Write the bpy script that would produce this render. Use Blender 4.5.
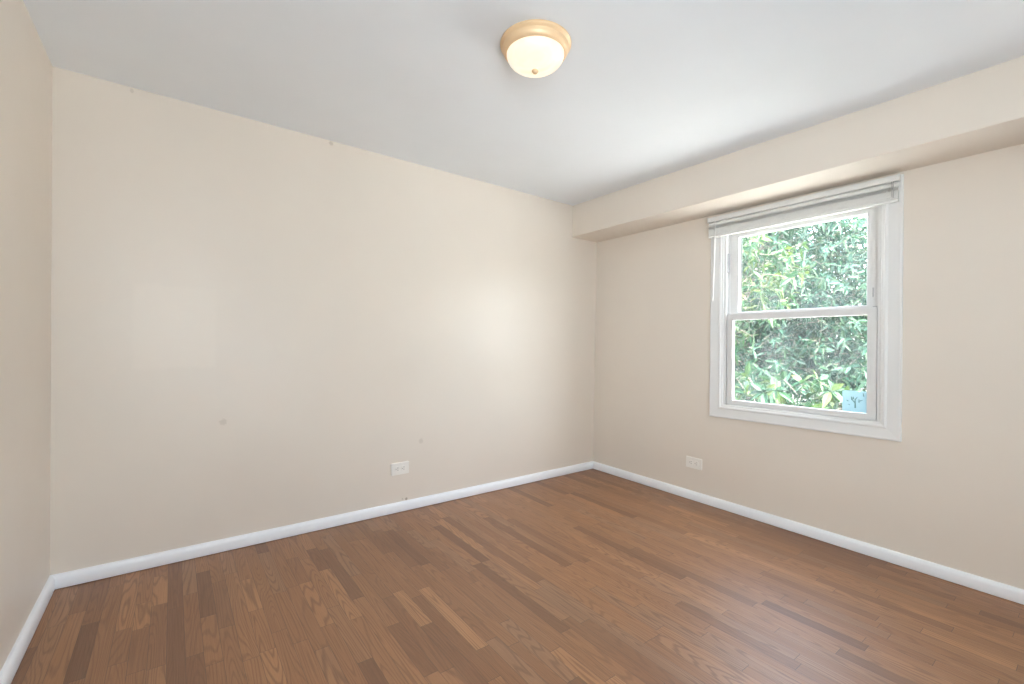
import bpy, bmesh, math, random
from mathutils import Vector, Matrix
for o in list(bpy.data.objects): bpy.data.objects.remove(o)
S = bpy.context.scene
C = S.collection

# ------------------------------------------------------------------ camera
YAW, PITCH, ROLL = 0.643737, -0.010953, 0.016551
F_PX, SHIFT_PX, CAM_H = 452.172, 4.21, 1.2011
cd = bpy.data.cameras.new('camera'); cam = bpy.data.objects.new('camera', cd); C.objects.link(cam)
fw = Vector((math.sin(YAW)*math.cos(PITCH), math.cos(YAW)*math.cos(PITCH), math.sin(PITCH)))
rt = Vector((math.cos(YAW), -math.sin(YAW), 0)); up = rt.cross(fw)
r2 = rt*math.cos(ROLL)+up*math.sin(ROLL); u2 = -rt*math.sin(ROLL)+up*math.cos(ROLL)
cam.matrix_world = Matrix(((r2.x, u2.x, -fw.x, 0), (r2.y, u2.y, -fw.y, 0), (r2.z, u2.z, -fw.z, CAM_H), (0, 0, 0, 1)))
cd.sensor_width = 36; cd.lens = F_PX/1024*36; cd.shift_y = SHIFT_PX/1024; cd.clip_start = 0.02
S.camera = cam

# ------------------------------------------------------------------ room numbers (metres)
D, R, L, FRONT, H = 2.9762, 3.2246, -0.4541, -1.60, 2.44   # back wall y, right wall x, left wall x, wall behind the camera, ceiling
T = 0.13                                                   # wall thickness
BT, BH = 0.0206, 0.068                                     # baseboard
WIN_Y, WIN_Z, TILT = 1.261, 1.4125, -0.013                 # window centre

# ------------------------------------------------------------------ world, sun, lights, exposure
W = bpy.data.worlds.new('sky'); S.world = W; W.use_nodes = True
nt = W.node_tree; nt.nodes.clear()
sky = nt.nodes.new('ShaderNodeTexSky'); sky.sky_type = 'NISHITA'; sky.sun_disc = False
sky.sun_elevation = math.radians(52); sky.sun_rotation = math.radians(-158); sky.air_density = 1.0; sky.dust_density = 4.0
bg = nt.nodes.new('ShaderNodeBackground'); bg.inputs['Strength'].default_value = 3.8
wo = nt.nodes.new('ShaderNodeOutputWorld')
hs = nt.nodes.new('ShaderNodeHueSaturation'); hs.inputs['Saturation'].default_value = 0.55   # hazy, paler sky
nt.links.new(sky.outputs[0], hs.inputs['Color']); nt.links.new(hs.outputs[0], bg.inputs[0]); nt.links.new(bg.outputs[0], wo.inputs[0])

def light(name, kind, energy, loc, direction, color=(1, 1, 1), **kw):
    d = bpy.data.lights.new(name, kind); d.energy = energy; d.color = color
    for k, v in kw.items(): setattr(d, k, v)
    o = bpy.data.objects.new(name, d); C.objects.link(o); o.location = loc
    o.rotation_euler = Vector(direction).to_track_quat('-Z', 'Y').to_euler()
    return o
SUN_DIR = Vector((0.20, 0.50, -0.90))
light('sun', 'SUN', 34.0, (-3, 0, 8), SUN_DIR, (1.0, 0.95, 0.86), angle=math.radians(0.6))
# three added fill lamps out of view
light('fill_behind_camera', 'AREA', 58, (0.55, FRONT+0.12, 1.20), (-0.06, 1, 0.36), (0.78, 0.91, 1.0), shape='RECTANGLE', size=1.9, size_y=2.1)  # added fill that brightens the back wall
light('fill_from_left', 'AREA', 15, (L+0.08, -0.75, 1.25), (1, 0.88, 0.05), (0.78, 0.91, 1.0), shape='RECTANGLE', size=1.0, size_y=1.9, spread=math.radians(75))  # added fill from the left, aimed at the far right wall
light('upward_fill', 'AREA', 21, (-0.1, -0.65, 1.65), (-0.08, 0.65, 1), (0.78, 0.91, 1.0), shape='DISK', size=0.5)  # added fill pointing up to brighten the ceiling
po = light('window_portal', 'AREA', 1, (R+T+0.01, WIN_Y, WIN_Z), (-1, 0, 0), shape='RECTANGLE', size=0.95, size_y=1.35)
po.data.cycles.is_portal = True

S.view_settings.view_transform = 'Standard'
S.view_settings.look = 'None'
S.view_settings.gamma = 1
S.view_settings.use_curve_mapping = False
S.view_settings.exposure = 0.10
cy = S.cycles
cy.max_bounces = 14; cy.diffuse_bounces = 8; cy.glossy_bounces = 4; cy.transmission_bounces = 8; cy.transparent_max_bounces = 12
cy.caustics_reflective = False; cy.caustics_refractive = False
cy.sample_clamp_indirect = 60.0
cy.use_denoising = True

# ------------------------------------------------------------------ material helpers
class NT:
    def __init__(s, name):
        s.m = bpy.data.materials.new(name); s.m.use_nodes = True
        s.t = s.m.node_tree; s.t.nodes.clear()
        s.out = s.t.nodes.new('ShaderNodeOutputMaterial')
    def n(s, kind, **kw):
        nd = s.t.nodes.new('ShaderNode'+kind)
        for k, v in kw.items(): setattr(nd, k, v)
        return nd
    def put(s, sock, v):
        if isinstance(v, bpy.types.NodeSocket): s.t.links.new(v, sock)
        elif isinstance(v, tuple) and len(v) == 3 and sock.type == 'RGBA': sock.default_value = v+(1,)
        else: sock.default_value = v
    def math(s, op, a, b=0.0, c=0.0, clamp=False):
        nd = s.n('Math', operation=op, use_clamp=clamp)
        for i, v in enumerate((a, b, c)): s.put(nd.inputs[i], v)
        return nd.outputs[0]
    def xyz(s, x, y, z):
        nd = s.n('CombineXYZ')
        for i, v in enumerate((x, y, z)): s.put(nd.inputs[i], v)
        return nd.outputs[0]
    def noise(s, vec, scale, detail=2.0, rough=0.5, dist=0.0):
        nd = s.n('TexNoise'); s.put(nd.inputs['Vector'], vec)
        nd.inputs['Scale'].default_value = scale; nd.inputs['Detail'].default_value = detail
        nd.inputs['Roughness'].default_value = rough; nd.inputs['Distortion'].default_value = dist
        return nd.outputs['Fac']
    def white(s, vec):
        nd = s.n('TexWhiteNoise', noise_dimensions='3D'); s.put(nd.inputs['Vector'], vec); return nd.outputs
    def mix(s, f, a, b, mode='MIX'):
        nd = s.n('Mix', data_type='RGBA', blend_type=mode)
        s.put(nd.inputs[0], f); s.put(nd.inputs[6], a); s.put(nd.inputs[7], b)
        return nd.outputs[2]
    def ramp(s, f, stops, interp='LINEAR'):
        nd = s.n('ValToRGB'); s.put(nd.inputs[0], f); e = nd.color_ramp.elements; nd.color_ramp.interpolation = interp
        while len(e) < len(stops): e.new(0.5)
        for i, (p, c) in enumerate(stops): e[i].position = p; e[i].color = tuple(c)+(1,)
        return nd.outputs[0]
    def maprange(s, v, a, b, c, d):
        nd = s.n('MapRange', clamp=True)
        for i, q in enumerate((v, a, b, c, d)): s.put(nd.inputs[i], q)
        return nd.outputs[0]
    def bump(s, height, strength, dist=0.001):
        nd = s.n('Bump'); s.put(nd.inputs['Height'], height)
        nd.inputs['Strength'].default_value = strength; nd.inputs['Distance'].default_value = dist
        return nd.outputs[0]
    def bsdf(s, **kw):
        b = s.n('BsdfPrincipled')
        for k, v in kw.items(): s.put(b.inputs[k.replace('_', ' ')], v)
        s.t.links.new(b.outputs[0], s.out.inputs[0])
        return b
    def pos(s): return s.n('NewGeometry').outputs['Position']
    def obj(s): return s.n('TexCoord').outputs['Object']

def paint(name, col, rough, bump=0.0, bscale=300, marks=(), mark_col=(0.3, 0.25, 0.2), var=0.015, spec=0.5, patch=None):
    """Painted surface: faint mottling, roller stipple, small scuffs (x, y, z, radius, strength)."""
    k = NT(name); p = k.pos()
    m = k.noise(p, 2.2, 3)
    c = k.mix(k.maprange(m, 0.3, 0.7, 0, 1), tuple(v*(1-var) for v in col), tuple(min(1, v*(1+var)) for v in col))
    for (x, y, z, r, st) in marks:
        d = k.n('VectorMath', operation='DISTANCE'); k.put(d.inputs[0], p); d.inputs[1].default_value = (x, y, z)
        f = k.maprange(k.math('ADD', d.outputs['Value'], k.math('MULTIPLY', k.math('SUBTRACT', k.noise(p, 90, 2), 0.5), r*1.2)), r*0.5, r, st, 0)
        c = k.mix(f, c, mark_col)
    if patch:   # a touched-up rectangle of paint, a shade lighter
        sp = k.n('SeparateXYZ'); k.put(sp.inputs[0], p); x0, x1, z0, z1 = patch
        wob = k.math('MULTIPLY', k.math('SUBTRACT', k.noise(p, 12, 2), 0.5), 0.05)
        fx = k.math('MINIMUM', k.math('SUBTRACT', sp.outputs[0], x0), k.math('SUBTRACT', x1, sp.outputs[0]))
        fz = k.math('MINIMUM', k.math('SUBTRACT', sp.outputs[2], z0), k.math('SUBTRACT', z1, sp.outputs[2]))
        c = k.mix(k.maprange(k.math('ADD', k.math('MINIMUM', fx, fz), wob), 0.0, 0.02, 0, 0.5), c, tuple(min(1, v*1.05) for v in col))
    kw = dict(Base_Color=c, Roughness=k.maprange(k.noise(p, 6, 2), 0.3, 0.7, rough-0.02, rough+0.02))
    if bump: kw['Normal'] = k.bump(k.noise(p, bscale, 2), bump)
    b = k.bsdf(**kw); b.inputs['Specular IOR Level'].default_value = spec
    return k.m

def plain(name, col, rough=0.5, metal=0.0, **kw):
    k = NT(name); p = k.obj()
    c = k.mix(k.maprange(k.noise(p, 40, 2), 0.3, 0.7, 0, 1), tuple(v*0.97 for v in col), col)
    b = k.bsdf(Base_Color=c, Roughness=rough, Metallic=metal)
    for a, v in kw.items(): k.put(b.inputs[a.replace('_', ' ')], v)
    return k.m

WALLC = (0.73, 0.662, 0.582)
BACK_MARKS = [(0.786, D, 2.424, 0.016, 0.35), (0.227, D, 0.724, 0.022, 0.22), (1.431, D, 0.474, 0.022, 0.22), (-0.172, D, 2.424, 0.012, 0.25),
              (1.324, D, 0.078, 0.012, 0.75), (1.296, D, 0.082, 0.008, 0.4)]
M_WALL = paint('wall_paint', WALLC, 0.40, 0.04, 240)
M_BACK = paint('wall_paint_scuffed', WALLC, 0.37, 0.03, 240, BACK_MARKS, (0.30, 0.24, 0.18), spec=0.6, patch=(-0.17, 0.20, 1.02, 1.47))
M_CEIL = paint('ceiling_paint', (0.80, 0.84, 0.88), 0.9, 0.05, 200, spec=0.2)
M_TRIM = paint('baseboard_paint', (0.86, 0.88, 0.915), 0.35, 0.03, 60)
M_WIN = plain('white_vinyl', (0.72, 0.715, 0.705), 0.38)
M_CASE = paint('window_casing_paint', (0.76, 0.76, 0.75), 0.36, 0.03, 60)
M_BLIND = plain('white_slat_paint', (0.76, 0.76, 0.74), 0.45)
M_CORD = plain('cord_grey', (0.45, 0.45, 0.45), 0.7)
M_CLIP = plain('grey_plastic', (0.36, 0.36, 0.37), 0.5)
M_DARK = plain('dark_slot', (0.16, 0.15, 0.14), 0.6)
M_PLATE = plain('ivory_plastic', (0.84, 0.81, 0.76), 0.35)
M_BRASS = plain('satin_brass', (0.84, 0.60, 0.36), 0.42, 0.2)

def floor_mat():
    k = NT('oak_strip_floor'); p = k.pos(); sp = k.n('SeparateXYZ'); k.put(sp.inputs[0], p); x, y = sp.outputs[0], sp.outputs[1]
    w = 0.0565
    u = k.math('DIVIDE', k.math('ADD', x, 20.012), w); row = k.math('FLOOR', u); fu = k.math('FRACT', u)
    rr = k.white(k.xyz(row, 3.7, 1.1)); rv = rr['Value']
    sc = k.n('SeparateColor'); k.put(sc.inputs[0], rr['Color'])
    ln = k.maprange(sc.outputs[1], 0, 1, 0.75, 1.45)
    v = k.math('ADD', k.math('DIVIDE', y, ln), k.math('MULTIPLY', rv, 37.0)); col = k.math('FLOOR', v); fv = k.math('FRACT', v)
    cut = k.maprange(k.white(k.xyz(row, col, 5.5))['Value'], 0, 1, 0.28, 0.72)
    sub = k.math('GREATER_THAN', fv, cut)
    pid = k.math('ADD', k.math('MULTIPLY', col, 2), sub)
    rid = k.white(k.xyz(row, pid, 9.1)); r1 = rid['Value']; rc = k.n('SeparateColor'); k.put(rc.inputs[0], rid['Color'])
    # board tone
    tone = k.ramp(r1, [(0.0, (0.2, 0.083, 0.032)), (0.13, (0.27, 0.118, 0.047)), (0.36, (0.33, 0.149, 0.06)), (0.6, (0.37, 0.17, 0.069)), (0.8, (0.33, 0.168, 0.083)), (0.92, (0.41, 0.192, 0.08)), (1.0, (0.455, 0.224, 0.096))])
    # growth rings: contours of a stretched noise, each board its own piece of the tree
    ox = k.math('MULTIPLY', rc.outputs[0], 31.0); oy = k.math('MULTIPLY', rc.outputs[1], 57.0)
    wob = k.math('MULTIPLY', k.noise(k.xyz(k.math('MULTIPLY', x, 60), k.math('MULTIPLY', y, 9), oy), 1.0, 2), 0.07)
    field = k.noise(k.xyz(k.math('ADD', k.math('MULTIPLY', x, 15), ox), k.math('ADD', k.math('MULTIPLY', y, 1.05), oy), 0.0), 1.0, 0.4)
    rings = k.math('SINE', k.math('MULTIPLY', k.math('ADD', field, k.math('MULTIPLY', wob, 0.35)), k.maprange(rc.outputs[2], 0, 1, 80, 150)))
    rl = k.maprange(rings, 0.05, 1.0, 0, 1)
    straight = k.noise(k.xyz(k.math('ADD', k.math('MULTIPLY', x, 260), ox), k.math('MULTIPLY', y, 4.0), oy), 1.0, 3, 0.6)
    pores = k.noise(k.xyz(k.math('MULTIPLY', x, 900), k.math('MULTIPLY', y, 26), ox), 1.0, 2, 0.6)
    c = k.mix(k.math('MULTIPLY', rl, k.maprange(rc.outputs[0], 0, 1, 0.25, 0.75)), tone, k.mix(1.0, tone, (0.50, 0.44, 0.40), 'MULTIPLY'))
    c = k.mix(k.maprange(straight, 0.35, 0.7, 0, 0.45), c, k.mix(1.0, c, (0.60, 0.55, 0.50), 'MULTIPLY'))
    c = k.mix(k.maprange(pores, 0.55, 0.72, 0, 0.35), c, k.mix(1.0, c, (0.55, 0.48, 0.42), 'MULTIPLY'))
    # greyish wear in the traffic area, warm variation
    wear = k.noise(k.xyz(x, k.math('MULTIPLY', y, 0.7), 0.0), 1.6, 3)
    c = k.mix(k.maprange(wear, 0.45, 0.75, 0, 0.22), c, (0.30, 0.185, 0.105))
    # joints
    ed = k.math('MULTIPLY', k.math('MINIMUM', fu, k.math('SUBTRACT', 1, fu)), w)
    jd = k.math('MULTIPLY', k.math('MINIMUM', k.math('MINIMUM', fv, k.math('SUBTRACT', 1, fv)), k.math('ABSOLUTE', k.math('SUBTRACT', fv, cut))), ln)
    gap = k.math('MAXIMUM', k.maprange(ed, 0.0003, 0.0011, 0.75, 0), k.maprange(jd, 0.0005, 0.0014, 0.8, 0))
    c = k.mix(gap, c, (0.075, 0.045, 0.028))
    rough = k.maprange(k.math('ADD', straight, k.math('MULTIPLY', wear, 0.8)), 0.6, 1.2, 0.38, 0.50)
    hgt = k.math('SUBTRACT', k.math('MULTIPLY', straight, 0.25), gap)
    b = k.bsdf(Base_Color=c, Roughness=rough, Normal=k.bump(hgt, 0.25, 0.0012)); b.inputs['Specular IOR Level'].default_value = 1.0
    return k.m
M_FLOOR = floor_mat()

def glass_mat():
    k = NT('window_glass')
    tr = k.n('BsdfTransparent'); tr.inputs[0].default_value = (0.96, 0.985, 0.975, 1)
    gl = k.n('BsdfGlossy'); gl.inputs['Roughness'].default_value = 0.02
    fr = k.n('Fresnel'); fr.inputs[0].default_value = 1.45
    mx = k.n('MixShader'); k.put(mx.inputs[0], k.math('MULTIPLY', fr.outputs[0], k.math('SUBTRACT', 1.0, k.n('NewGeometry').outputs['Backfacing']))); k.t.links.new(tr.outputs[0], mx.inputs[1]); k.t.links.new(gl.outputs[0], mx.inputs[2])
    tl = k.n('BsdfTranslucent'); tl.inputs[0].default_value = (0.9, 0.95, 0.95, 1)
    m2 = k.n('MixShader'); k.put(m2.inputs[0], k.maprange(k.noise(k.obj(), 5, 3), 0.3, 0.7, 0.008, 0.02))   # pale translucent veil added to imitate haze over the view
    k.t.links.new(mx.outputs[0], m2.inputs[1]); k.t.links.new(tl.outputs[0], m2.inputs[2])
    k.t.links.new(m2.outputs[0], k.out.inputs[0])
    return k.m
M_GLASS = glass_mat()

def bowl_mat():
    k = NT('alabaster_lamp_glass'); n = k.noise(k.obj(), 9, 3, 0.5, 1.2)
    c = k.ramp(n, [(0.3, (1.0, 0.82, 0.56)), (0.7, (1.0, 0.92, 0.74))])
    k.bsdf(Base_Color=(0.45, 0.42, 0.36), Roughness=0.3, Emission_Color=c, Emission_Strength=0.75)
    return k.m
M_BOWL = bowl_mat()

def leaf_mat(name, dark, mid, bright):
    k = NT(name); isl = k.n('NewGeometry').outputs['Random Per Island']
    c = k.ramp(isl, [(0.0, dark), (0.55, mid), (1.0, bright)])
    b = k.n('BsdfPrincipled'); k.put(b.inputs['Base Color'], c); b.inputs['Roughness'].default_value = 0.45; b.inputs['Specular IOR Level'].default_value = 0.3
    tl = k.n('BsdfTranslucent'); k.put(tl.inputs[0], k.mix(1.0, c, (1.15, 1.25, 0.55), 'MULTIPLY'))
    mx = k.n('MixShader'); mx.inputs[0].default_value = 0.35
    k.t.links.new(b.outputs[0], mx.inputs[1]); k.t.links.new(tl.outputs[0], mx.inputs[2]); k.t.links.new(mx.outputs[0], k.out.inputs[0])
    return k.m
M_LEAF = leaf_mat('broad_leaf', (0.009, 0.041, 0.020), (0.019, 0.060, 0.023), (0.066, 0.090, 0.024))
M_LEAF2 = leaf_mat('blue_green_leaf', (0.008, 0.038, 0.027), (0.013, 0.050, 0.033), (0.032, 0.069, 0.033))  # darker, bluer green for the trees further back
def bark_mat():
    k = NT('grey_bark'); p = k.obj()
    c = k.ramp(k.noise(p, 14, 4, 0.6, 0.5), [(0.3, (0.10, 0.08, 0.065)), (0.7, (0.24, 0.20, 0.17))])
    k.bsdf(Base_Color=c, Roughness=0.85, Normal=k.bump(k.noise(p, 30, 4), 0.6, 0.01))
    return k.m
M_BARK = bark_mat()
def ground_mat():
    k = NT('sunlit_pale_gravel'); p = k.pos()
    c = k.ramp(k.noise(p, 18, 5, 0.6), [(0.3, (0.46, 0.46, 0.45)), (0.7, (0.62, 0.61, 0.60))])
    k.bsdf(Base_Color=c, Roughness=0.9, Normal=k.bump(k.noise(p, 60, 3), 0.4, 0.01))
    return k.m
M_GROUND = ground_mat()
def sticker_mat():
    k = NT('pale_blue_sticker')
    k.bsdf(Base_Color=(0.62, 0.80, 0.86), Roughness=0.4)
    b = k.t.nodes['Principled BSDF'] if 'Principled BSDF' in k.t.nodes else None
    tl = k.n('BsdfTranslucent'); tl.inputs[0].default_value = (0.40, 0.50, 0.52, 1)
    mx = k.n('MixShader'); mx.inputs[0].default_value = 0.6
    k.t.links.new(b.outputs[0], mx.inputs[1]); k.t.links.new(tl.outputs[0], mx.inputs[2]); k.t.links.new(mx.outputs[0], k.out.inputs[0])
    return k.m
M_STICK = sticker_mat()

# ------------------------------------------------------------------ mesh helpers
def obj(name, bm, mat, parent=None, smooth=False, loc=None):
    me = bpy.data.meshes.new(name)
    bmesh.ops.recalc_face_normals(bm, faces=bm.faces)
    if smooth:
        for f in bm.faces: f.smooth = True
    bm.to_mesh(me); bm.free(); me.materials.append(mat)
    o = bpy.data.objects.new(name, me); C.objects.link(o)
    if smooth: me.set_sharp_from_angle(angle=math.radians(35))
    if parent: o.parent = parent
    if loc: o.location = loc
    return o
def tag(o, label=None, cat=None, group=None, kind=None):
    for k, v in (('label', label), ('category', cat), ('group', group), ('kind', kind)):
        if v: o[k] = v
    return o
def empty(name, loc, label=None, cat=None, group=None, kind=None):
    o = bpy.data.objects.new(name, None); C.objects.link(o); o.location = loc; o.empty_display_size = 0.1
    return tag(o, label, cat, group, kind)
def box(bm, a, b, bevel=0.0, seg=2):
    vs = [bm.verts.new((x, y, z)) for x in (a[0], b[0]) for y in (a[1], b[1]) for z in (a[2], b[2])]
    fs = [bm.faces.new([vs[i] for i in q]) for q in ((0, 1, 3, 2), (4, 6, 7, 5), (0, 4, 5, 1), (2, 3, 7, 6), (0, 2, 6, 4), (1, 5, 7, 3))]
    if bevel:
        es = list({e for f in fs for e in f.edges})
        bmesh.ops.bevel(bm, geom=es, offset=bevel, segments=seg, affect='EDGES', profile=0.5)
def NB(*boxes, bevel=0.0):
    bm = bmesh.new()
    for a, b in boxes: box(bm, a, b, bevel)
    return bm
def prism(bm, prof, a, b):
    """prof: list of (x, z) ; extruded along y from a to b"""
    va = [bm.verts.new((x, a, z)) for x, z in prof]; vb = [bm.verts.new((x, b, z)) for x, z in prof]
    n = len(prof)
    for i in range(n): bm.faces.new((va[i], va[(i+1) % n], vb[(i+1) % n], vb[i]))
    bm.faces.new(va[::-1]); bm.faces.new(vb)
def frame(bm, y0, y1, z0, z1, wl, wr, wb, wt, prof):
    """Mitred rectangular frame in the y-z plane. prof: closed list of (inset 0..1, depth x). wr is the side at y0."""
    rings = []
    for (f, d) in prof:
        rings.append([bm.verts.new((d, y0+f*wr, z0+f*wb)), bm.verts.new((d, y1-f*wl, z0+f*wb)),
                      bm.verts.new((d, y1-f*wl, z1-f*wt)), bm.verts.new((d, y0+f*wr, z1-f*wt))])
    n = len(rings)
    for i in range(n):
        a, b = rings[i], rings[(i+1) % n]
        for j in range(4): bm.faces.new((a[j], a[(j+1) % 4], b[(j+1) % 4], b[j]))
def lathe(bm, prof, seg=64, cap=True):
    rings = []
    for r, z in prof:
        if r < 1e-6: rings.append([bm.verts.new((0, 0, z))])
        else: rings.append([bm.verts.new((r*math.cos(2*math.pi*i/seg), r*math.sin(2*math.pi*i/seg), z)) for i in range(seg)])
    for a, b in zip(rings, rings[1:]):
        for i in range(seg):
            j = (i+1) % seg
            q = [a[i % len(a)], a[j % len(a)], b[j % len(b)], b[i % len(b)]]
            q = list(dict.fromkeys(q))
            if len(q) > 2: bm.faces.new(q)
def tube(bm, pts, rad, seg=8):
    """tapered tube along pts; rad a number or one per point"""
    pts = [Vector(p) for p in pts]; rad = rad if isinstance(rad, (list, tuple)) else [rad]*len(pts)
    rings = []
    for i, p in enumerate(pts):
        t = (pts[min(i+1, len(pts)-1)]-pts[max(i-1, 0)]).normalized()
        a = t.cross(Vector((0.13, 0.97, 0.21))); a.normalize(); b = t.cross(a)
        rings.append([bm.verts.new(p+rad[i]*(math.cos(2*math.pi*k/seg)*a+math.sin(2*math.pi*k/seg)*b)) for k in range(seg)])
    for r, q in zip(rings, rings[1:]):
        for k in range(seg): bm.faces.new((r[k], r[(k+1) % seg], q[(k+1) % seg], q[k]))
    bm.faces.new(rings[0][::-1]); bm.faces.new(rings[-1])

# ------------------------------------------------------------------ the room
tag(obj('floor', NB(((L-T, FRONT-T, -0.12), (R+T, D+T, 0))), M_FLOOR), 'oak strip floor with narrow brown boards of mixed tones', 'floor', kind='structure')
tag(obj('ceiling', NB(((L-T, FRONT-T, H), (R+T, D+T, H+0.18))), M_CEIL), 'flat white painted ceiling', 'ceiling', kind='structure')
tag(obj('wall_back', NB(((L-T, D, 0), (R+T, D+T, H))), M_BACK), 'long beige wall with a few scuff marks', 'wall', kind='structure')
tag(obj('wall_left', NB(((L-T, FRONT-T, 0), (L, D, H))), M_WALL), 'beige wall at the left edge', 'wall', kind='structure')
tag(obj('wall_front', NB(((L, FRONT-T, 0), (R, FRONT, H))), M_WALL), 'beige wall behind the camera', 'wall', kind='structure')
HY0, HY1, HZ0, HZ1 = 0.755, 1.765, 0.725, 2.10
bm = bmesh.new()
box(bm, (R, FRONT-T, 0), (R+T, HY0, H)); box(bm, (R, HY1, 0), (R+T, D, H))
box(bm, (R, HY0, 0), (R+T, HY1, HZ0)); box(bm, (R, HY0, HZ1), (R+T, HY1, H))
tag(obj('wall_right', bm, M_WALL), 'beige wall with the window', 'wall', kind='structure')

# soffit boxed along the ceiling above the window
SD, SZ, SSL, SFR = 0.3264, CAM_H+0.9542, 0.009, -0.0131
bm = bmesh.new()
def sof(y):
    k = D-y
    x = R-SD+SFR*k; z = SZ+SSL*k; r = 0.012
    return [(x, H), (x, z+r), (x+r*0.3, z+r*0.3), (x+r, z), (R, z), (R, H)]
pa, pb = sof(D), sof(FRONT)
va = [bm.verts.new((x, D, z)) for x, z in pa]; vb = [bm.verts.new((x, FRONT, z)) for x, z in pb]
for i in range(6): bm.faces.new((va[i], va[(i+1) % 6], vb[(i+1) % 6], vb[i]))
bm.faces.new(va[::-1]); bm.faces.new(vb)
tag(obj('trim_1', bm, M_WALL, smooth=True), 'beige boxed soffit running along the ceiling above the window', 'soffit', kind='structure')

def base_prof(s):   # (distance from wall, height)
    return [(0, 0.003), (BT-0.001, 0.003), (BT, 0.006), (BT, BH-0.022), (BT-0.003, BH-0.012), (BT-0.009, BH-0.003), (BT-0.014, BH), (0, BH)]
bm = bmesh.new(); prism(bm, [(R-d, z) for d, z in base_prof(1)], FRONT, D)
tag(obj('baseboard_right', bm, M_TRIM, smooth=True), 'low white baseboard under the window wall', 'baseboard', kind='structure')
bm = bmesh.new(); prism(bm, [(L+d, z) for d, z in base_prof(1)], FRONT, D)
tag(obj('baseboard_left', bm, M_TRIM, smooth=True), 'low white baseboard at the left edge', 'baseboard', kind='structure')
bm = bmesh.new(); prism(bm, [(-d, z) for d, z in base_prof(1)], -(R-0.004), -(L+0.004))
for v in bm.verts: v.co = Vector((-v.co.y, D+v.co.x, v.co.z))
tag(obj('baseboard_back', bm, M_TRIM, smooth=True), 'low white baseboard along the long wall', 'baseboard', kind='structure')

# ------------------------------------------------------------------ window (local: x = depth outwards from the wall face)
win = empty('window_1', (R, WIN_Y, WIN_Z), 'white double-hung window with broad mitred casing', 'window', kind='structure')
win.rotation_euler.x = TILT
def wl(y): return y-WIN_Y
def wz(z): return z-WIN_Z
bm = bmesh.new()
CW = 0.095
frame(bm, wl(0.706), wl(1.816), wz(0.675), wz(2.150), CW, CW, CW, CW,
      [(0, 0.0), (0, -0.017), (0.03, -0.0195), (0.10, -0.020), (0.16, -0.0185), (0.66, -0.0135), (0.70, -0.0165), (0.76, -0.018), (0.83, -0.0165), (0.88, -0.011), (0.97, -0.0095), (1.0, -0.007), (1.0, 0.0)])
obj('casing', bm, M_CASE, win)
JY0, JY1, JZ0, JZ1 = wl(0.806), wl(1.716), wz(0.772), wz(2.052)
bm = bmesh.new()
JW = 0.045
frame(bm, JY0-JW, JY1+JW, JZ0-JW, JZ1+JW, JW, JW, JW, JW, [(0, 0.0005), (1.0, 0.0005), (1.0, T+0.015), (0, T+0.015)])
# parting beads of the two tracks
for (xa, xb, h) in ((0.0005, 0.010, 0.012), (0.0465, 0.0505, 0.016), (0.088, 0.10, 0.018)):
    box(bm, (xa, JY0, JZ0), (xb, JY0+h, JZ1)); box(bm, (xa, JY1-h, JZ0), (xb, JY1, JZ1)); box(bm, (xa, JY0+h, JZ1-h), (xb, JY1-h, JZ1))
box(bm, (0.0505, JY0, JZ0), (T+0.03, JY1, JZ0+0.012))
obj('jamb', bm, M_WIN, win)

def sash(name, y0, y1, z0, z1, x0, wl_, wr_, wb_, wt_, mat=M_WIN):
    d = 0.034
    bm = bmesh.new()
    frame(bm, y0, y1, z0, z1, wl_, wr_, wb_, wt_,
          [(0, x0+0.001), (0.03, x0), (0.80, x0), (0.965, x0+0.0005), (1.0, x0+0.0045), (1.0, x0+d-0.006), (0.86, x0+d), (0, x0+d)])
    s = obj(name, bm, mat, win)
    gy0, gy1, gz0, gz1 = y0+wr_-0.004, y1-wl_+0.004, z0+wb_-0.004, z1-wt_+0.004
    g = obj('pane', NB(((x0+0.008, gy0, gz0), (x0+0.012, gy1, gz1))), M_GLASS, s)
    return s
low = sash('lower_sash', wl(0.823), wl(1.702), wz(0.774), wz(1.428), 0.0115, 0.042, 0.047, 0.034, 0.044)
upp = sash('upper_sash', wl(0.815), wl(1.708), wz(1.405), wz(2.048), 0.0515, 0.068, 0.070, 0.040, 0.062)
# dark glazing gasket beside the upper pane
obj('gasket', NB(((0.0825, wl(1.6330), wz(1.4455)), (0.0870, wl(1.6398), wz(1.9855)))), M_DARK, upp)
for (y, s) in ((1.690, 1), (0.836, -1)):
    bm = bmesh.new(); box(bm, (0.014, wl(y)-0.009, wz(1.4285)), (0.030, wl(y)+0.009, wz(1.433)), 0.0015)
    obj('tilt_latch', bm, M_CLIP, low)
obj('vent_stop', NB(((0.0490, wl(0.853)-0.002, wz(1.49)), (0.0525, wl(0.853)+0.002, wz(1.545))), bevel=0.0005), M_CLIP, upp)
bm = bmesh.new(); box(bm, (0.018, JY1-0.016, wz(1.735)), (0.042, JY1-0.002, wz(1.875)), 0.003)
obj('balance_clip', bm, M_CLIP, win)

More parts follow.
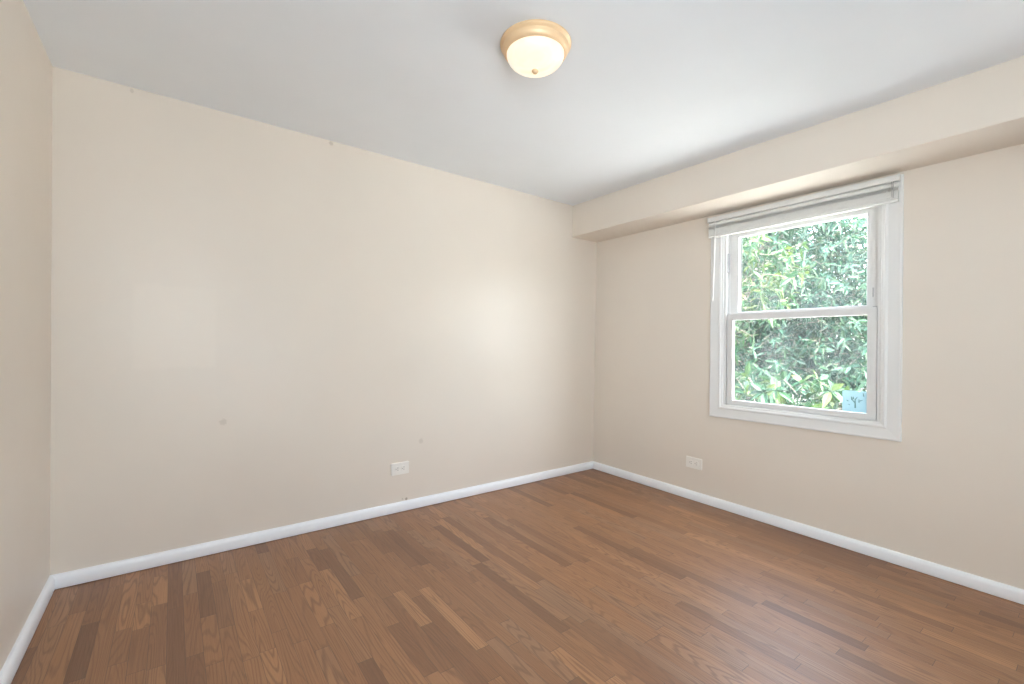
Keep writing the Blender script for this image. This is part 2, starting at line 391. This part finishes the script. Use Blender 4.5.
# pale blue sticker in the lower corner of the lower pane
sy0, sy1, sz0, sz1 = wl(0.868), wl(0.990), wz(0.812), wz(0.936)
bm = bmesh.new()
sx = 0.0115+0.0077
def poly(bm, pts, x0, x1):
    a = [bm.verts.new((x0, y, z)) for y, z in pts]; b = [bm.verts.new((x1, y, z)) for y, z in pts]; n = len(pts)
    for i in range(n): bm.faces.new((a[i], a[(i+1) % n], b[(i+1) % n], b[i]))
    bm.faces.new(a[::-1]); bm.faces.new(b)
poly(bm, [(sy0, sz0), (sy1, sz0), (sy1, sz1-0.006), (sy1-0.012, sz1), (sy0+0.046, sz1), (sy0+0.040, sz1-0.013), (sy0+0.034, sz1), (sy0+0.006, sz1), (sy0, sz1-0.006)], sx-0.0005, sx)
st = obj('sticker', bm, M_STICK, low); st['label'] = 'pale blue sticker in the lower corner of the glass'
bm = bmesh.new()
cyy, czz = (sy0+sy1)/2-0.004, sz0+0.022
segs = [((0, 0), (0.001, 0.052), 0.0045), ((0, 0.030), (0.016, 0.048), 0.0035), ((0.016, 0.046), (0.020, 0.066), 0.0045), ((0.001, 0.05), (-0.010, 0.066), 0.003),
        ((-0.018, 0.034), (-0.018, 0.054), 0.003), ((-0.022, 0.044), (-0.036, 0.050), 0.0025), ((0.034, 0.038), (0.044, 0.044), 0.003), ((0.026, 0.016), (0.038, 0.020), 0.002),
        ((-0.040, 0.072), (-0.038, 0.092), 0.003), ((0.009, 0.052), (0.011, 0.066), 0.004)]
for (a, b, r) in segs:   # image left is +y
    p = Vector((0, a[0], a[1])); q = Vector((0, b[0], b[1])); t = (q-p).normalized(); n_ = Vector((0, -t.z, t.y))*r
    poly(bm, [((p+n_).y+cyy, (p+n_).z+czz), ((q+n_*0.5).y+cyy, (q+n_*0.5).z+czz), ((q-n_*0.5).y+cyy, (q-n_*0.5).z+czz), ((p-n_).y+cyy, (p-n_).z+czz)], sx-0.0009, sx-0.0006)
# one mesh cannot hang below a sub-part, so the printed mark sits beside the sticker on the sash
obj('sticker_print', bm, plain('green_grey_ink', (0.16, 0.26, 0.24), 0.6), low)

# ------------------------------------------------------------------ raised mini blind over the top of the casing
bl = empty('window_blind', (R-0.021, 1.279, 2.105), 'white mini blind pulled up at the top of the window', 'blind')
bl.rotation_euler.x = TILT
rnd = random.Random(4)
HWID = 0.552
bm = bmesh.new()   # U-shaped headrail, open at the top
prof = [(0, 0.007), (-0.027, 0.007), (-0.0285, 0.009), (-0.0285, 0.036), (-0.030, 0.038), (-0.0285, 0.040), (-0.0265, 0.039), (-0.0268, 0.010), (-0.0015, 0.010), (-0.0015, 0.039), (0, 0.040)]
prism(bm, prof, -HWID, HWID)
obj('headrail', bm, M_BLIND, bl)
for s in (-1, 1):
    bm = bmesh.new(); box(bm, (-0.0315, s*HWID-0.003, 0.004), (0.0005, s*HWID+0.003, 0.042), 0.001)
    obj('end_bracket', bm, M_BLIND, bl)
def slat(zc, ang, dx=0.0, hw=HWID-0.004, width=0.025, th=0.0004):
    bm = bmesh.new(); n = 5; top = []; bot = []
    for i in range(n):
        t = (i/(n-1)-0.5)*width; cr = 0.0022*(1-(2*t/width)**2)
        for lst, off in ((top, th), (bot, -th)):
            px, pz = t, cr+off
            lst.append((dx-0.0145+px*math.cos(ang)-pz*math.sin(ang), zc+px*math.sin(ang)+pz*math.cos(ang)))
    prism(bm, top+bot[::-1], -hw, hw)
    return obj('slat', bm, M_BLIND, bl, smooth=True)
slat(-0.010, math.radians(64), -0.006)      # the top slat hangs closed and hides the open ones behind it
zz = -0.027
for i in range(5):
    slat(zz, math.radians(20+rnd.uniform(-5, 5)), rnd.uniform(-0.001, 0.001)); zz -= 0.0042+rnd.uniform(-0.0006, 0.0006)
for i in range(22):
    slat(zz, math.radians(rnd.uniform(3, 8)), rnd.uniform(-0.0009, 0.0009), th=0.00085); zz -= 0.0020
bm = bmesh.new(); box(bm, (-0.027, -HWID+0.003, zz-0.016), (-0.002, HWID-0.003, zz-0.001), 0.002)
obj('bottom_rail', bm, M_BLIND, bl)
for y in (HWID-0.09, -HWID+0.05, 0.0):
    bm = bmesh.new(); tube(bm, [(-0.0285, y, 0.0), (-0.0290, y, zz-0.010)], 0.0011, 6)
    tube(bm, [(-0.0012, y, 0.0), (-0.0008, y, zz-0.010)], 0.0005, 6)
    obj('ladder_cord', bm, M_BLIND, bl)
bm = bmesh.new(); tube(bm, [(-0.032, HWID-0.062, 0.012), (-0.036, HWID-0.062, 0.002), (-0.037, HWID-0.062, -0.010)], 0.0014, 6)
tube(bm, [(-0.037, HWID-0.062, -0.010), (-0.0385, HWID-0.057, -0.30), (-0.040, HWID-0.050, -0.58)], 0.0034, 6)
obj('tilt_wand', bm, plain('clear_wand', (0.90, 0.90, 0.88), 0.2), bl)
bm = bmesh.new(); tube(bm, [(-0.0325, -HWID+0.022, 0.006), (-0.033, -HWID+0.022, -0.085)], 0.0018, 6)
tube(bm, [(-0.0325, -HWID+0.030, 0.006), (-0.033, -HWID+0.028, -0.080)], 0.0014, 6)
obj('lift_cord', bm, M_CORD, bl)

# ------------------------------------------------------------------ ceiling light
cl = empty('ceiling_light', (1.20, 1.47, H), 'round flush ceiling light with brass ring and glowing glass bowl', 'lamp')
bm = bmesh.new()
lathe(bm, [(0.0, -0.0005), (0.146, -0.0005), (0.148, -0.004), (0.1475, -0.010), (0.143, -0.015), (0.138, -0.018), (0.1365, -0.022), (0.137, -0.027), (0.135, -0.034), (0.130, -0.041), (0.1245, -0.0455), (0.1205, -0.0465), (0.118, -0.044), (0.0, -0.040)])
obj('ring', bm, M_BRASS, cl, smooth=True)
bm = bmesh.new(); pr = []
for i in range(15):
    a = math.radians(90*i/14); pr.append((0.1195*math.cos(a), -0.0455-0.064*math.sin(a)))
pr[-1] = (0.0, pr[-1][1])
lathe(bm, [(0.0, -0.0455)]+pr)
obj('bowl', bm, M_BOWL, cl, smooth=True)
bm = bmesh.new()
lathe(bm, [(0, -0.1085), (0.012, -0.1085), (0.0145, -0.111), (0.0145, -0.114), (0.011, -0.117), (0.010, -0.120), (0.006, -0.123), (0, -0.124)], 24)
obj('finial', bm, M_BRASS, cl, smooth=True)

# ------------------------------------------------------------------ wall outlets (local: plate in the x-z plane, facing -y)
def rounded(bm, cx, cz, w, h, r, y0, y1, n=5):
    pts = []
    for (sx_, sz_, a0) in ((1, 1, 0), (-1, 1, 90), (-1, -1, 180), (1, -1, 270)):
        for i in range(n+1):
            a = math.radians(a0+90*i/n); pts.append((cx+sx_*(w/2-r)+r*math.cos(a), cz+sz_*(h/2-r)+r*math.sin(a)))
    a = [bm.verts.new((x, y0, z)) for x, z in pts]; b = [bm.verts.new((x, y1, z)) for x, z in pts]; m = len(pts)
    for i in range(m): bm.faces.new((a[i], a[(i+1) % m], b[(i+1) % m], b[i]))
    bm.faces.new(a[::-1]); bm.faces.new(b)
def outlet(loc, rotz, label, roll):
    e = empty('wall_outlet', loc, label, 'outlet'); e.rotation_euler = (0, roll, rotz)
    bm = bmesh.new(); box(bm, (-0.0665, -0.0075, -0.0425), (0.0665, 0.0, 0.0425))
    bmesh.ops.bevel(bm, geom=[ed for ed in bm.edges if any(v.co.y < -0.005 for v in ed.verts)], offset=0.0035, segments=3, affect='EDGES')
    obj('cover_plate', bm, M_PLATE, e, smooth=True)
    for s in (-1, 1):
        bm = bmesh.new(); rounded(bm, s*0.0225, 0, 0.033, 0.036, 0.012, -0.0095, -0.0070)
        rc = obj('receptacle', bm, M_PLATE, e)
        bm = bmesh.new()
        for dz in (-0.0075, 0.0075): box(bm, (s*0.0225-0.001, -0.0099, dz-0.0014), (s*0.0225+0.009, -0.0090, dz+0.0014))
        rounded(bm, s*0.0225-0.0085, 0, 0.0055, 0.0055, 0.0026, -0.0099, -0.0090)
        obj('slots', bm, M_DARK, rc)
    bm = bmesh.new(); lathe(bm, [(0, 0.0), (0.0032, 0.0), (0.0030, 0.0010), (0.0, 0.0014)], 16)
    for v in bm.verts: v.co = Vector((v.co.x, -0.0074-v.co.z, v.co.y))
    obj('screw', bm, M_PLATE, e)
outlet((1.2725, D, 0.302), 0, 'white horizontal outlet low on the long wall', math.radians(-0.8))
outlet((R, 1.931, 0.286), math.radians(-90), 'cream horizontal outlet below the window wall near the corner', math.radians(0.4))

# ------------------------------------------------------------------ outdoors
GZ = -0.45
bm = bmesh.new(); box(bm, (R+T+0.02, -14, GZ-0.2), (26, 20, GZ))
tag(obj('ground', bm, M_GROUND), 'pale sunlit ground outside the window', 'ground', kind='structure')

def leaf(bm, base, d, upv, length, width, droop):
    """a folded, drooping blade in four pairs of quads"""
    d = d.normalized(); side = d.cross(upv)
    if side.length < 1e-4: side = Vector((1, 0, 0))
    side.normalize(); nrm = side.cross(d)
    mids = []; prof = (0.10, 0.80, 1.0, 0.62, 0.04); rows = []
    for i, wv in enumerate(prof):
        t = i/4
        c = base+d*(length*t)+Vector((0, 0, -droop*length*t*t))
        h = nrm*(0.16*width*wv)
        rows.append((bm.verts.new(c-side*(width*0.5*wv)+h), bm.verts.new(c), bm.verts.new(c+side*(width*0.5*wv)+h)))
    for a, b in zip(rows, rows[1:]):
        bm.faces.new((a[0], a[1], b[1], b[0])); bm.faces.new((a[1], a[2], b[2], b[1]))

def tree(name, label, root, height, crown, n_whorl, leaf_len, mat, seed, trunk_r=0.09, cat='tree', per=(7, 11), star=False, slim=(0.26, 0.36)):
    """crown: list of ellipsoids (centre, radii); whorls of broad leaves sit on twig ends"""
    g = random.Random(seed); root = Vector(root)
    t = empty(name, root, label, cat)
    br = bmesh.new(); lf = bmesh.new(); tips = []
    tk = [Vector((g.uniform(-.06, .06)*i, g.uniform(-.06, .06)*i, height*i/5)) for i in range(6)]
    tb = bmesh.new(); tube(tb, tk, [trunk_r*(1-0.14*i) for i in range(6)], 10)
    obj('trunk', tb, M_BARK, t, smooth=True)
    vol = [r[0]*r[1]*r[2] for c, r in crown]
    for i in range(n_whorl):
        c, r = g.choices(crown, vol)[0]
        while True:
            q = Vector((g.uniform(-1, 1), g.uniform(-1, 1), g.uniform(-1, 1)))
            if 0.3 < q.length < 1: break
        p = Vector((c[0]+q.x*r[0], c[1]+q.y*r[1], c[2]+q.z*r[2]))-root
        out = Vector((q.x+g.uniform(-.5, .5), q.y+g.uniform(-.5, .5), q.z*0.6+g.uniform(-.3, .5))).normalized()
        tl = g.uniform(0.16, 0.32); st_ = p-out*tl
        if i % 45 == 0:
            z0 = max(0.15*height, min(height*0.95, st_.z-0.3)); k = min(4, int(z0/height*5)); a = tk[k].lerp(tk[k+1], z0/height*5-k)
            mid = a.lerp(st_, 0.55)+Vector((0, 0, 0.10)); tube(br, [a, mid, st_, p], [0.016, 0.010, 0.005, 0.003], 5)
        else:
            tube(br, [st_, p], [0.0035, 0.002], 4)
        ref = out.cross(Vector((0.3, 0.2, 0.93))).normalized(); ref2 = out.cross(ref)
        m = g.randint(*per); ph = g.uniform(0, 6.28)
        for j in range(m):
            a = ph+(6.283*j/m if star else 2.4*j)+g.uniform(-.3, .3)
            el = g.uniform(0.1, 0.75) if star else g.uniform(-0.2, 0.9)
            d = (ref*math.cos(a)+ref2*math.sin(a))*math.cos(el)+out*math.sin(el)
            ll = leaf_len*g.uniform(0.6, 1.2)
            up_ = (out+Vector((g.uniform(-.6, .6), g.uniform(-.6, .6), g.uniform(-.2, .8)))).normalized()
            leaf(lf, p-out*(0.02*g.random() if star else tl*j/m), d, up_, ll, ll*g.uniform(*slim), g.uniform(0.05, 0.6))
    obj('branches', br, M_BARK, t)
    obj('foliage', lf, mat, t)
    return t
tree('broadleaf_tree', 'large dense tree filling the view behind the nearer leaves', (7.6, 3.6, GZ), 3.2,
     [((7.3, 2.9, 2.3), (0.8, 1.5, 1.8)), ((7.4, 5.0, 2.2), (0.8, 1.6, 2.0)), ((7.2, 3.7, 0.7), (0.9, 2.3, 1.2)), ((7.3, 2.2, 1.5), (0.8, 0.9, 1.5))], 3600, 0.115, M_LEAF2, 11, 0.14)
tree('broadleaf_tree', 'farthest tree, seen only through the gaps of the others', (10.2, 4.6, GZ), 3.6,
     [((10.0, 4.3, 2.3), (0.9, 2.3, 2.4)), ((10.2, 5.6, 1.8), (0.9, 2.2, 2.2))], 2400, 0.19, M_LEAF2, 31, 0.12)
tree('broadleaf_tree', 'nearer tree with yellow-green leaves at the left of the upper pane', (5.9, 3.2, GZ), 2.3,
     [((5.6, 2.75, 2.05), (0.6, 0.75, 0.8)), ((5.7, 3.6, 1.7), (0.7, 0.9, 1.2))], 420, 0.12, M_LEAF, 5, 0.06)
tree('broadleaf_shrub', 'bright shrub with star-shaped leaf clusters at the bottom of the lower pane', (5.0, 1.9, GZ), 0.8,
     [((4.9, 2.0, 0.45), (0.4, 1.0, 0.48)), ((5.0, 1.5, 0.3), (0.4, 0.6, 0.5))], 150, 0.16, M_LEAF, 23, 0.04, 'shrub', (7, 9), True, (0.30, 0.42))
